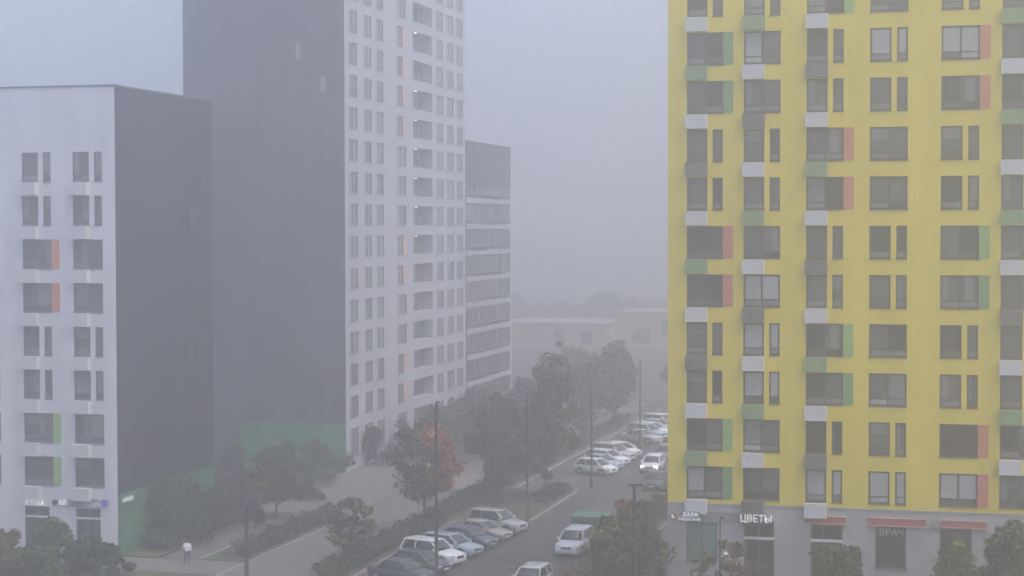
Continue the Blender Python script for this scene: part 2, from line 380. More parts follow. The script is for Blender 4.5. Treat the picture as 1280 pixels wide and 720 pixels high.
window(YB, 12.82, 1.70, 1.88, 2.63, ((), None), 'frame_grey', ['pane_dark'], 'shop_window')
window(YB, 16.68, 1.70, 1.90, 2.68, ((.55,), None), 'frame_grey', ['pane_dark', 'pane_teal'], 'shop_window')
window(YB, 19.90, .6, 2.7, 3.99, ((.5,), None), 'frame_grey', ['pane_dark', 'pane_dark'], 'shop_window')
for (a, c, zt, lab) in ((4.80, 6.68, 4.42, 0), (8.92, 10.86, 4.33, 1)):
    d = window(YB, a, .12, c - a, zt - .12, ((.5,) if lab == 0 else (.4,), .70), 'frame_grey', [DK, DK], 'shop_door')
    b = MB(); b.box(0, c - a, -.04, .09, 0, .16); b.build('transom', 'box_white', d, (0, 0, 3.12))
    b = MB(); b.tube([(.83, -.06, .85), (.83, -.06, 1.45)], [.02, .02], 6); b.build('door_handle', 'rim', d)
panel(YB, 'fascia', 'sign_grey', 1.0, 4.26, 3.7, .62, -.05, .0)

def letters(name, text, size, m, loc, rz=0, label=None, width=None, cat='sign', ext=.03, shear=0, parent=None):
    cu = bpy.data.curves.new(name, 'FONT'); cu.body = text; cu.size = size; cu.extrude = ext; cu.shear = shear
    tmp = bpy.data.objects.new('tmp', cu); col.objects.link(tmp)
    dg = bpy.context.evaluated_depsgraph_get(); me = bpy.data.meshes.new_from_object(tmp.evaluated_get(dg))
    bpy.data.objects.remove(tmp); bpy.data.curves.remove(cu)
    me.name = name; me.materials.clear(); me.materials.append(MATS[m])
    xs = [v.co.x for v in me.vertices]; ys = [v.co.y for v in me.vertices]
    sx = (width / (max(xs) - min(xs))) if width else 1; sy = size * 1.0 / (max(ys) - min(ys)) * .95
    for v in me.vertices: v.co = ((v.co.x - min(xs)) * sx, -v.co.z, (v.co.y - min(ys)) * sy)
    me.update()
    o = place(name, me, parent, loc, (0, 0, rz))
    return tag(o, label, cat) if label else o
yY = 116.45
letters('shop_sign', 'ЦВЕТЫ', .58, 'sign_white', (-15.13, yY - .50, 4.30), 0, 'white lettering reading ЦВЕТЫ above the dark glass shop door', 1.92)
b = MB(); b.box(0, 1.7, 0, .44, 0, .12); o = b.build('sign_bracket', 'sign_dark', None, (-15.05, yY - .465, 4.18)); tag(o, 'dark grey bracket bar under the white ЦВЕТЫ lettering', 'bracket')
ws = empty('shop_sign', (-19.10, yY - .56, 4.34), 0, 'white two line lettering over the green tinted shop window', 'sign')
letters('top_lettering', 'ДАЗЖ', .30, 'sign_white', (.36, -.06, .24), 0, None, 1.0, parent=ws)
letters('bottom_lettering', 'ИЗДЕЛИЯ', .19, 'sign_white', (.12, -.06, .0), 0, None, 1.35, parent=ws)
b = MB(); b.box(.25, 1.45, -.02, .05, .20, .58); b.box(.3, .36, .05, .56, .3, .36); b.box(1.3, 1.36, .05, .56, .3, .36); b.build('backing', 'sign_blue', ws)
es = empty('wall_emblem', (-19.40, yY - .08, 4.55), 0, 'small red emblem on the left end of the grey shop wall', 'sign')
b = MB(); b.tube([(0, -.05, 0), (0, .08, 0)], [.22, .22], 16); b.build('disc', 'sign_red', es)
b = MB(); b.box(-.10, -.04, -.08, -.052, -.12, .12); b.box(-.04, .10, -.08, -.052, -.12, -.05); b.build('mark', 'sign_white', es)
for (x0, x1, z0, z1, lab) in ((-11.25, -8.72, 4.42, 4.82, 'red sign band over the shop door under the third column of boxes'),
                          (-7.30, -3.92, 4.42, 4.84, 'longest red sign band above the shop window with white letters'),
                          (-2.95, -.35, 4.46, 4.84, 'red sign band right of the round emblem near the dark tree')):
    e = empty('shop_sign', (x0, yY - .04, z0), 0, lab, 'sign', 'red sign bands on the shop wall')
    b = MB(); b.box(0, x1 - x0, -.10, .03, 0, z1 - z0); b.build('sign_panel', 'sign_red', e)
    b = MB(); b.box(-.04, x1 - x0 + .04, -.13, .03, z1 - z0, z1 - z0 + .05); b.box(-.04, x1 - x0 + .04, -.13, .03, -.05, 0); b.build('sign_frame', 'pale_orange', e)
re = empty('round_sign', (-3.32, yY - .05, 4.55), 0, 'round grey emblem sign between two red sign bands', 'sign')
b = MB(); b.tube([(0, -.06, 0), (0, .04, 0)], [.30, .30], 20); b.build('disc', 'sign_grey', re)
b = MB(); b.tube([(0, -.08, 0), (0, -.062, 0)], [.17, .17], 16); b.build('mark', 'paint_beige', re)
letters('window_lettering', 'ВРАЧ', .46, 'pane_letter', (-6.68, yY + .05, 3.78), 0, 'white letters across the top of the dark shop window under the longest red sign band', 1.42, ext=.005)
letters('window_lettering', 'УЧ', .42, 'pane_grey', (-2.86, yY + .05, 3.80), 0, 'faint letters at the top of the shop window behind the olive tree', .7, ext=.005)
ps = empty('poster', (-15.95, yY - .02, 2.55), 0, 'small white and red poster on the grey wall beside the flower shop door', 'poster')
b = MB(); b.box(-.25, .25, -.03, .01, -.38, .38); b.build('sheet', 'sign_white', ps)
b = MB(); b.box(-.2, .16, -.036, -.031, .02, .3); b.box(-.02, .2, -.036, -.031, -.3, -.04); b.build('print', 'orange_panel', ps)

# ------------------------------------------------------------------ white building with dark side wall (left)
LX0 = -72.0; yL = 117.6; LH = 32.32
LB = empty('apartment_block', (LX0, yL, 0), 0, 'white fronted block with dark grey side wall over a green base, at the left', 'building')
holes = []; wins = []; panels = []; boxes = []
for ci, (x, rows) in enumerate(((-69.1, 'SSWWSSWW'), (-65.10, 'SSooSSgg'), (-61.25, 'SSWWSSWW'))):
    for k, t in enumerate(rows):
        u = x - LX0; zt = 27.88 - 3 * k; z0 = zt - 2.0
        if t == 'S':
            holes += [(u, u + 1.24, z0, zt), (u + 1.6, u + 2.2, z0, zt)]; wins += [(u, z0, 1.24, ((), .22)), (u + 1.6, z0, .60, ((), .22))]
        else:
            holes.append((u, u + 2.22, z0, zt)); wins.append((u, z0, 2.22, ((.5,), .22)))
            if t in 'og': panels.append((u + 2.223, z0, .6, 2.0, A[t]))
        boxes.append((u, z0 - .07))
sh = [(-65.11 - LX0, -63.22 - LX0, .12, 3.41), (-61.21 - LX0, -59.36 - LX0, .13, 3.38)]
LW = -58.06 - LX0
holed(LB, 'wall', 'white_cladding', 0, LW, -.05, LH, holes + sh)
for (u, z, w_, spec) in wins: window(LB, u, z, w_, 2.0, spec, 'frame_grey', [random.choice([MID, 'pane_teal', GR, MID, 'blind', 'curtain_l', 'curtain_r']) for _ in range(4)])
for (u, z, w_, h, m) in panels: panel(LB, 'accent_panel', m, u, z, w_, h)
for (u, zt) in boxes: ac_box(LB, u, zt, 'box_white', 1.24)
for (a, c, s_, t) in sh:
    d = window(LB, a, s_, c - a, t - s_, ((.5,), .78), 'frame_grey', ['pane_teal', 'pane_teal'], 'shop_door')
    b = MB(); b.box(0, c - a, -.03, .09, 0, .12); b.build('transom', 'box_white', d, (0, 0, 2.5))
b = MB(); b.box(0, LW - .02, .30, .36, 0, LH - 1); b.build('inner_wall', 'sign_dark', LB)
b = MB(); b.box(0, LW - .05, .36, 16.2, LH - .9, LH - .6); b.build('roof', 'roof_felt', LB)
b = MB(); b.box(-.03, LW + .05, -.05, .2, LH, LH + .12); b.box(LW - .15, LW + .05, .2, 16.3, LH, LH + .12); b.build('parapet_cap', 'frame_grey', LB)
# side wall in its own local frame: local x runs away along the street
def side(parent_loc): pass
SW = empty('side_wall', (LW, .0, 0), R(90)); SW.parent = LB
# (parts of the side are meshes turned to face the street)
bpy.data.objects.remove(SW)
def east(b_mesh_name, mats, quads, parent, loc):   # helper: build boxes given (y0,y1,z0,z1,x0,x1)
    b = MB()
    for q in quads: b.box(q[4], q[5], q[0], q[1], q[2], q[3])
    return place(b_mesh_name, b.mesh(b_mesh_name, mats), parent, loc)
SIDEY = 16.3
b = MB(); sl = [(11.9, 6.1), (11.9, 12.3), (11.9, 22.4), (14.2, 15.4), (14.2, 25.8)]
east('side_wall', 'dark_cladding', [(.02, SIDEY, 4.42, LH, -.3, 0)], LB, (LW, 0, 0))
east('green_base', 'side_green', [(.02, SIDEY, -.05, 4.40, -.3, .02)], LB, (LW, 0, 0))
for (yy, zz) in sl:
    me, cells = frame_mesh(.9, 2.0, ((), .2), 'trim_black')
    o = place('window', me, LB, (LW + .16, yy, zz), (0, 0, R(90)))
    for (a, c, z0, z1) in cells: place('pane', pane_mesh(c - a, z1 - z0, 'pane_dark'), o, (a, .10, z0))
b = MB(); b.box(0, LW - .3, SIDEY - .3, SIDEY, -.05, LH); b.box(0, .3, .4, SIDEY - .3, -.05, LH); b.build('rear_wall', 'dark_cladding', LB)
letters('shop_sign', 'АПТЕКА', .40, 'sign_white', (-65.06, yL - .10, 3.48), 0, 'white lettering reading АПТЕКА above the shop door in the white wall', 1.45)
s2 = empty('shop_sign', (-62.9, yL - .06, 3.5), 0, 'long sign of pale letters with purple disc above the corner shop door', 'sign')
b = MB(); b.tube([(.15, -.06, .22), (.15, .04, .22)], [.2, .2], 14); b.build('emblem', 'sign_dark', s2)
letters('lettering', 'АЛ', .42, 'sign_white', (.42, -.05, .05), 0, None, .55, parent=s2)
letters('lettering', 'ТЕКА', .42, 'sign_blue', (1.12, -.05, .08), 0, None, 1.25, parent=s2)
letters('lettering', 'ТЕКА', .16, 'sign_grey', (2.5, -.05, .45), 0, None, .9, parent=s2)
b = MB(); b.tube([(3.9, -.10, .30), (3.9, .04, .30)], [.26, .26], 20); b.build('disc', 'sign_purple', s2)
b = MB(); b.box(.4, 3.6, -.02, .03, .0, .04); b.box(.4, 3.6, -.02, .03, .40, .44); b.build('rail', 'sign_grey', s2)
gs = empty('lit_sign', (-58.0, yL + .5, 3.75), 0, 'pale green lit sign on the green base near the corner', 'sign')
b = MB(); b.box(0, .14, 0, 1.5, .06, .34); b.build('sign_face', 'sign_green', gs)
b = MB(); b.box(-.02, .12, -.05, 1.55, .01, .06); b.box(-.02, .12, -.05, 1.55, .34, .39); b.build('sign_frame', 'sign_grey', gs)

# ------------------------------------------------------------------ tall tower with white street side and dark end
xT = -58.07; yT = 164.5; TH = 84.0; TL = 40.75
TB = empty('tower_block', (xT, yT, 0), R(90), 'tallest tower with dark grey end wall, green base and white windowed street side', 'tower')
holes = []; wins = []; pan = []; lamps = []
tcols = [(1.25, 2.35, ((.5,), None)), (5.55, 2.2, ((.5,), None)), (9.2, 2.2, ((.5,), None)), (15.7, 3.0, ((.5,), None)), (21.1, 6.9, ((.25, .5, .75), .45)), (29.4, 2.6, ((.5,), None)), (33.4, 2.7, ((.5,), None)), (37.2, 2.6, ((.5,), None))]
orange_rows = {6.93: 1, 9.93: 1, 18.93: 1, 21.93: 1, 33.93: 1, 39.93: 1, 36.93: 1, 42.93: 1}
for ci, (u, w_, spec) in enumerate(tcols):
    for k in range(-6, 10):
        zt = round(21.93 + 3 * k, 2); z0 = zt - 2.0
        if zt < 4.5: z0 = 1.2
        if zt > TH - 2: continue
        ww = w_ * .62 if (ci == 3 and zt in orange_rows) else w_
        holes.append((u, u + ww, z0, zt)); wins.append((u, z0, ww, zt - z0, spec, ci))
        if ci == 3 and zt in orange_rows: pan.append((u + ww + .003, z0, w_ * .38, 2.0))
        if ci == 4 and k in (0, 1, 2, 3, 4, 5, 7): lamps.append((u + .5, zt - .2))
holed(TB, 'street_wall', 'tower_white_hazed', 0, TL, -.05, TH, holes, .3)
for (u, z, w_, h, spec, ci) in wins:
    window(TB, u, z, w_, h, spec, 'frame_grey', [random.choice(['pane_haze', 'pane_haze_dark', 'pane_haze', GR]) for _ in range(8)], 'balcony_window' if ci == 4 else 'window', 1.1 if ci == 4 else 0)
for p in pan: panel(TB, 'accent_panel', 'pale_orange', *p)
for i, (u, z) in enumerate(lamps):
    b = MB(); b.box(0, .5, -.10, .05, 0, .10); b.build('balcony_light', 'lamp_lit', TB, (u, 0, z))
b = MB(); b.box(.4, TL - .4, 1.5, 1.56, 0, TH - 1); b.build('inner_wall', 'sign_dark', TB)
# end wall facing the viewer: world -Y, i.e. local -X ; spans world x -74.1 .. xT  => local y 0 .. 16
b = MB(); b.box(-.02, .28, .02, 16.05, 4.5, TH); b.build('end_wall', 'tower_dark_hazed', TB)
b = MB(); b.box(-.04, .28, .02, 10.5, -.05, 4.48); b.build('green_base', 'green_cladding', TB)
b = MB(); b.box(-.03, .28, 10.52, 16.05, -.05, 4.48); b.build('dark_base', 'tower_dark_hazed', TB)
b = MB(); b.box(.3, TL, 15.75, 16.05, -.05, TH); b.box(TL - .3, TL, .6, 15.7, -.05, TH); b.build('rear_wall', 'dark_cladding', TB)
b = MB(); b.box(.3, TL - .3, .6, 15.7, TH - .7, TH - .4); b.build('roof', 'roof_felt', TB)
for (yy, zz) in ((4.2, 38.2), (1.75, 35.2)):
    me, cells = frame_mesh(.62, 1.6, ((), None), 'frame_grey')
    o = place('window', me, TB, (-.16, yy + .62, zz), (0, 0, R(-90)))
    for (a, c, z0, z1) in cells: place('pane', pane_mesh(c - a, z1 - z0, 'lit_pane'), o, (a, .10, z0))

# ------------------------------------------------------------------ lower dark wing with white balcony bands
WB = empty('apartment_block', (xT, 205.4, 0), R(90), 'lower dark block with white balcony bands behind the tower', 'building')
WL = 20.4; WH = 32.5
b = MB(); b.box(0, WL, .9, 14, -.05, WH); b.build('wall', 'wing_dark', WB)
b = MB(); b.box(-.02, WL + .05, -.02, .9, 27.6, WH + .1); b.build('upper_wall', 'wing_dark', WB)
b = MB(); b.box(.2, WL - .2, 1, 13.8, WH + .004, WH + .05); b.build('roof', 'roof_felt', WB)
z = 1.5
while z < 27:
    b = MB(); b.box(.02, WL, -.06, .9, z, z + .30)
    for k in range(7):
        u = .1 + k * 2.9; hh = random.choice([.22, .35, .3]); b.box(u, u + 2.6, -.10, -.062, z + .05, z + .3 + hh)
    b.build('balcony_band', 'tower_white_hazed', WB)
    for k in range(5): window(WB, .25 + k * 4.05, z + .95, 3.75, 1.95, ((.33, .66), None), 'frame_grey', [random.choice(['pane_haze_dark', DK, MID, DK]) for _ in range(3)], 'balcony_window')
    z += 3.0
b = MB(); b.box(WL - .25, WL + .02, -.12, .9, 0, 27.6); b.build('end_fin', 'white_cladding', WB)

# ------------------------------------------------------------------ low buildings far down the road
def far_building(x0, x1, Y, h, m, label, wins_, dep=18):
    h -= .5
    e = empty('low_building', (x0, Y, 0), 0, label, 'building')
    hs = [(a, a + ww, s, s + hh) for (a, s, ww, hh) in wins_]
    holed(e, 'wall', m, 0, x1 - x0, -.05, h, hs, .3)
    for (a, s, ww, hh) in wins_: window(e, a, s, ww, hh, ((.5,), None), 'frame_grey', [DK, MID])
    b = MB(); b.box(0, x1 - x0, .5, dep, -.05, h - .1); b.build('rear_volume', m, e)
    b = MB(); b.box(-.4, x1 - x0 + .4, -.5, dep + .4, h, h + .55); b.build('roof', 'bg_roof', e)
    return e
far_building(-89, -68.6, 340, 5.0, 'bg_beige', 'low beige building with dark flat roof far down the road', [(10, .8, 1.8, 3), (15, 1.0, 2.2, 2.6)])
far_building(-68.4, -46, 346, 6.9, 'bg_beige', 'taller beige building beside the low one, far behind the brown trees', [(3, 1.2, 3.4, 2.6), (8.5, 2.6, 3, 2.6), (14, 2, 3, 3)])
# ------------------------------------------------------------------ trees and shrubs
def leaves(name, m, parent, centres, per, spread, size, flat=.75, zmin=.12):
    c = np.repeat(np.asarray(centres, float), per, axis=0); n = len(c)
    sp = np.repeat(np.asarray(spread, float) * np.ones(len(centres)), per)[:, None]
    d = rng.normal(size=(n, 3)); d /= np.linalg.norm(d, axis=1)[:, None]
    p = c + d * (rng.random((n, 1)) ** .45) * sp * np.array([1, 1, flat])
    p[:, 2] = np.maximum(p[:, 2], zmin)
    a = rng.normal(size=(n, 3)); a /= np.linalg.norm(a, axis=1)[:, None]
    b_ = np.cross(a, rng.normal(size=(n, 3))); b_ /= np.linalg.norm(b_, axis=1)[:, None]
    s = (size * rng.lognormal(-.12, .42, (n, 1)).clip(.35, 2.2))
    v = np.stack([p - a * s, p - b_ * s * .55, p + a * s, p + b_ * s * .55], 1).reshape(-1, 3)
    me = bpy.data.meshes.new(name); me.vertices.add(4 * n); me.vertices.foreach_set('co', v.ravel())
    me.loops.add(4 * n); me.loops.foreach_set('vertex_index', np.arange(4 * n))
    me.polygons.add(n); me.polygons.foreach_set('loop_start', np.arange(n) * 4); me.polygons.foreach_set('loop_total', np.full(n, 4))
    me.materials.append(MATS[m]); me.update(calc_edges=True); me.validate()
    return place(name, me, parent)
def tree(x, y, h, cw, cb, label, leaf='leaf_green', name='tree', cat='tree', group=None, n=36, per=140, size=.145, accent=None, shape=1.0, trunk=.12, seed=None, depth=None):
    """h total height, cw crown width, cb crown base height"""
    r_ = random.Random(seed if seed is not None else int(x * 7 + y * 13))
    e = empty(name, (x, y, .08), r_.uniform(0, 6), label, cat, group)
    ch = h - cb; cz = cb + ch * .5; cs = []; spr = []; ph = [r_.uniform(0, 6.3) for _ in range(3)]
    while len(cs) < n:
        u = [r_.uniform(-1, 1) for _ in range(3)]
        if sum(q * q for q in u) > 1: continue
        if r_.random() > .35 and sum(q * q for q in u) < .35: continue
        th_ = math.atan2(u[1], u[0]); wz = (1 - .45 * shape * max(0, u[2])) * (1 + .20 * math.sin(2 * th_ + ph[0]) + .14 * math.sin(3 * th_ + 4 * u[2] + ph[1]))   # uneven outline, narrower on top
        if cat == 'bush':
            t_ = r_.random() ** 1.15; k_ = math.sqrt(max(0, 1 - (t_ * .92) ** 2)) * r_.uniform(.25, 1); an = r_.uniform(0, 2 * math.pi)
            cs.append((math.cos(an) * cw * .42 * k_, math.sin(an) * cw * .42 * k_, cb + ch * (.10 + .76 * t_))); spr.append(r_.uniform(.5, 1.1) * min(cw, ch) * .22); continue
        cs.append((u[0] * cw * .43 * wz + r_.gauss(0, .12), u[1] * cw * .43 * wz + r_.gauss(0, .12), cz + u[2] * ch * .45)); spr.append(r_.choice([.5, .7, .9, 1.15]) * min(cw, ch) * .185)
    t = MB(); t2 = MB(); lean = (r_.uniform(-.15, .15), r_.uniform(-.15, .15))
    tp = [(0, 0, -.1), (lean[0] * .4, lean[1] * .4, cb * .7), (lean[0], lean[1], cb + ch * .35), (lean[0] * 1.4, lean[1] * 1.3, cb + ch * .78)]
    t.tube(tp, [trunk, trunk * .85, trunk * .6, trunk * .2], 8)
    for k in range(0, n, 2):
        c = cs[k]; s = r_.uniform(.25, .8); z0 = cb * .75 + (c[2] - cb * .75) * s * .7
        st = (lean[0] * s, lean[1] * s, min(z0, c[2]))
        md = ((st[0] + c[0]) / 2 + r_.gauss(0, .1), (st[1] + c[1]) / 2, (st[2] + c[2]) / 2 + .1)
        t2.tube([st, md, c], [trunk * .35, trunk * .22, trunk * .08], 5, caps=False)
    for k in range(10):                                   # twigs that stick out of the crown
        c = r_.choice(cs); dv = Vector((c[0], c[1], (c[2] - cz) + .6)).normalized(); e2 = Vector(c) + dv * r_.uniform(.5, .9) * cw * .16
        t2.tube([c, tuple(e2)], [trunk * .12, trunk * .03], 4, caps=False)
    t.build('trunk', 'bark', e); tag(t2.build('branch', 'bark', e), kind='stuff')
    if accent:
        am, frac, fn = accent
        ai = [i for i in range(n) if fn(cs[i])]; oi = [i for i in range(n) if i not in ai]
        if ai: leaves('turning_leaves', am, e, [cs[i] for i in ai], per, [spr[i] for i in ai], size)
        if oi: leaves('crown', leaf, e, [cs[i] for i in oi], per, [spr[i] for i in oi], size)
        e.rotation_euler = (0, 0, 0)
    else: leaves('crown', leaf, e, cs, per, spr, size)
    return e
def bush(x, y, w_, h, label, leaf='leaf_dark', group=None, n=18, per=130, size=.14, name='bush', w2=None):
    return tree(x, y, h, w_, .12, label, leaf, name, 'bush', group, n, per, size, None, .6, .05)
def hedge(x0, x1, y0, y1, h, label, leaf='leaf_dark', dens=44, group='clipped hedges along the promenade'):
    e = empty('hedge', ((x0 + x1) / 2, (y0 + y1) / 2, .1), 0, label, 'hedge', group)
    hx, hy = (x1 - x0) / 2, (y1 - y0) / 2; n = int(dens * (x1 - x0) * (y1 - y0)) + 200
    cs = np.stack([rng.uniform(-hx, hx, n), rng.uniform(-hy, hy, n), h * (rng.random(n) ** .5)], 1)
    cs[:, 2] += .10 * np.sin(cs[:, 1] * 1.7) * (cs[:, 2] > h * .6)
    b = MB(); b.box(-hx * .55, hx * .55, -hy + .5, hy - .5, -.1, h * .6); b.build('inner_growth', leaf, e)
    leaves('foliage', leaf, e, cs, 3, .25, .10, zmin=.02)
    return e

cs_ = [(rng.uniform(-130, -50), 410 + rng.uniform(0, 30), 0) for _ in range(170)]; cs_ = [(x, y, .8 + rng.random() * (4.6 + 1.6 * math.sin(x * .21) + .9 * math.sin(x * .57))) for x, y, z in cs_]
tag(leaves('distant_trees', 'leaf_olive', None, cs_, 130, 2.4, .42), 'far off line of trees barely visible in the fog beyond the low buildings', None, None, 'stuff')
# along the left
bush(-56.8, 123.6, 5.8, 5.0, 'wide dark green shrub against the green base of the white block', 'leaf_green', n=34, per=210)
bush(-55.9, 128.5, 3.4, 3.6, 'smaller dark shrub behind the wide one by the green base', 'leaf_dark')
tree(-54.2, 137.0, 4.6, 4.2, .9, 'pale yellowish tree near the gap between white block and tower', 'leaf_olive')
bush(-58.4, 149, 5.8, 4.6, 'dark rounded shrub in front of the tower\'s green base', 'leaf_dark', n=24, per=180)
bush(-57.4, 156, 6.8, 4.4, 'lower dark shrub at the tower corner', 'leaf_dark')
tree(-42.0, 119.5, 4.5, 4.5, .5, 'small olive and brown tree in the hedge strip by the near cars', 'leaf_olive', accent=('leaf_brown', .4, lambda c: c[0] < -.2 and c[2] > 2.3), n=24, per=110)
tree(-41.4, 135.0, 8.1, 5.6, 1.9, 'roadside tree turning red on its right side, behind the parked cars', 'leaf_green', accent=('leaf_red', .4, lambda c: c[0] > .55 or (c[0] > -.1 and c[2] > 6.0)), n=40, per=200, size=.145)
tree(-38.9, 148.0, 9.8, 5.6, 1.4, 'tall dense green tree on the lawn island, left of the pair', 'leaf_green', n=46, per=220, group='tall trees on the lawn island')
tree(-36.2, 152.5, 12.2, 5.2, 1.2, 'tallest green tree on the lawn island, beside the lamp post', 'leaf_green', n=52, per=220, group='tall trees on the lawn island')
tree(-40.6, 154.5, 8.0, 4.6, 1.2, 'dark green tree at the back of the lawn island', 'leaf_dark', n=34, per=200, group='tall trees on the lawn island')
tree(-47.0, 205, 10.4, 2.5, 2.0, 'narrow columnar tree far down the promenade', 'leaf_dark', n=26, per=90, size=.2)
tree(-50.5, 182, 7.4, 6.2, .8, 'broad grey green tree before the tower\'s far windows', 'leaf_dark', n=36, per=130, size=.2)
tree(-47.0, 190, 7.6, 5.6, .8, 'broad dark tree further along the promenade beside the dark wing', 'leaf_dark', n=32, per=120, size=.2)
tree(-44.9, 172, 6.2, 4.6, .7, 'round green tree at the edge of the light paving', 'leaf_green', n=30, per=130, size=.19)
tree(-52.5, 176, 5.6, 5.0, .5, 'low spreading green tree at the plaza end', 'leaf_green', n=28, per=120, size=.19)
bush(-57.0, 170, 3.6, 4.0, 'greyish shrub against the tower\'s white street side', 'leaf_dark', n=16)
bush(-56.4, 178, 3.6, 3.6, 'second shrub along the tower\'s street side', 'leaf_dark', n=16)
tree(-41.5, 208, 9.6, 7.2, 1.4, 'large brown autumn tree far down the road', 'leaf_brown', n=44, per=130, size=.22)
tree(-41.3, 190, 9.0, 4.6, 1.4, 'brownish tree over the far parked cars', 'leaf_brown', n=34, per=120, size=.2)
tree(-44.0, 222, 8.2, 6.0, 1.0, 'brown grey tree at the far left edge of the road', 'leaf_brown', n=30, per=120, size=.22)
tree(-38.5, 236, 6.4, 5.4, .6, 'dark bushy tree at the far end of the road', 'leaf_dark', n=28, per=110, size=.22)
tree(-52.0, 240, 6.5, 8.0, .6, 'grey green tree in front of the low beige building', 'leaf_olive', n=30, per=110, size=.24)
tree(-58.5, 262, 5.6, 9.0, .4, 'wide pale tree clump before the far beige wall', 'leaf_olive', n=30, per=110, size=.26)
# right hand side of the road
tree(-21.75, 113.2, 5.1, 5.4, .6, 'large rounded green tree in front of the white car at the bottom', 'leaf_green', accent=('leaf_olive', .4, lambda c: c[2] > 3.9), n=60, per=190, size=.15)
tree(-21.3, 110.5, 4.2, 4.2, .4, 'smaller green tree right of the large rounded one', 'leaf_green', n=30, per=160, size=.15)
tree(-24.5, 128.0, 4.4, 3.0, .8, 'red tinted small tree in the verge beyond the lamp post', 'leaf_red', accent=('leaf_brown', .5, lambda c: c[0] > 0 or c[2] < 2.4), n=24, per=110)
tree(-24.3, 121.0, 3.9, 3.2, .6, 'olive roadside tree behind the large rounded one', 'leaf_olive', n=26, per=130)
for i, yy in enumerate((133, 139, 145.5, 153)):
    bush(-25.1, yy, 3.0, 2.2, ['brownish verge shrub nearest the red tinted tree', 'second verge shrub along the road, reddish brown', 'third verge shrub along the road, reddish brown', 'farthest brown verge shrub on the road edge'][i], 'leaf_brown', 'brown shrubs in the road verge', n=14, per=90)
tree(-15.2, 111.6, 4.0, 4.2, .7, 'thin reddish green tree beside the flower shop door', 'leaf_olive', accent=('leaf_brown', .4, lambda c: c[0] > .2), n=24, per=70, size=.13)
tree(-8.85, 111.8, 4.1, 4.3, .5, 'dense olive tree in front of the shop door with red band', 'leaf_green', accent=('leaf_olive', .4, lambda c: c[0] < .3), n=36, per=150, size=.14)
tree(-1.9, 111, 4.6, 3.8, .5, 'yellow green tree before the right hand shop window', 'leaf_olive', accent=('leaf_green', .4, lambda c: c[0] < -.8 or c[2] < 2), n=34, per=130, size=.14)
tree(1.5, 110, 6.2, 3.8, .5, 'tall dark tree at the right edge of the picture', 'leaf_dark', n=46, per=160, size=.15)
bush(-5.0, 110.2, 3.4, 1.6, 'low green shrub between the olive and yellow green trees', 'leaf_dark', n=14)
bush(-19.7, 112.5, 1.0, 2.2, 'narrow dark shrub at the corner of the grey shop wall', 'leaf_dark', n=12, per=90, size=.1)
bush(-18.9, 112.2, .9, 1.4, 'shorter dark shrub beside the narrow one at the corner', 'leaf_dark', n=10, per=90, size=.1)
# left foreground
bush(-62.3, 110.6, 6.4, 2.9, 'broad dark bush at the bottom left edge', 'leaf_olive', n=34, per=170)
bush(-59.9, 111.6, 5.0, 3.6, 'highest dark bush in front of the pharmacy door', 'leaf_green', n=36, per=180)
bush(-57.2, 112.0, 4.0, 2.6, 'grey green bush below the corner shop door', 'leaf_dark', n=24, per=150)
bush(-55.2, 111.0, 3.6, 1.5, 'low bush at the right end of the front bushes', 'leaf_dark', n=18, per=130)
hedge(-64.5, -58.6, 137, 147, 1.7, 'tall dark hedge in the gap between white block and tower', 'leaf_dark', dens=40, group=None)
bush(-61.5, 155, 6.0, 3.4, 'broad dark shrub before the left half of the tower\'s green base', 'leaf_dark', n=24, per=150)
bush(-66.5, 158, 5.0, 3.2, 'dark shrub at the left end of the tower\'s green base', 'leaf_dark', n=20, per=140)
bush(-53.6, 131.5, 2.6, 2.0, 'low dark shrub at the lawn edge beside the small lamp post', 'leaf_dark', n=14)
# hedges
hedge(-42.1, -40.5, 112, 138.6, 1.05, 'long dark hedge behind the row of angled parked cars', 'leaf_dark')
hedge(-50.6, -49.2, 119.5, 138.5, 1.0, 'dark hedge along the left edge of the promenade', 'leaf_dark')
hedge(-57.6, -55.8, 126.0, 138.8, 1.1, 'hedge at the foot of the green base', 'leaf_dark')
hedge(-42.2, -40.7, 140, 156.5, 1.1, 'hedge along the back of the lawn island', 'leaf_dark')
hedge(-36.6, -35.0, 149.0, 156.4, .8, 'low hedge block on the lawn island near the kerb', 'leaf_dark')
hedge(-26.2, -24.5, 112, 168, .8, 'long reddish brown hedge along the right road verge', 'leaf_brown', dens=26)
hedge(-42.2, -40.6, 158, 215, 1.0, 'far hedge behind the distant parked cars', 'leaf_dark', dens=18)
bush(-55.0, 146.5, 3.2, 2.0, 'spreading shrub between the pale tree and the paving', 'leaf_green', n=16)
hedge(-57.8, -56.2, 172.5, 204, 1.2, 'hedge at the foot of the tower\'s street side', 'leaf_dark', dens=18)

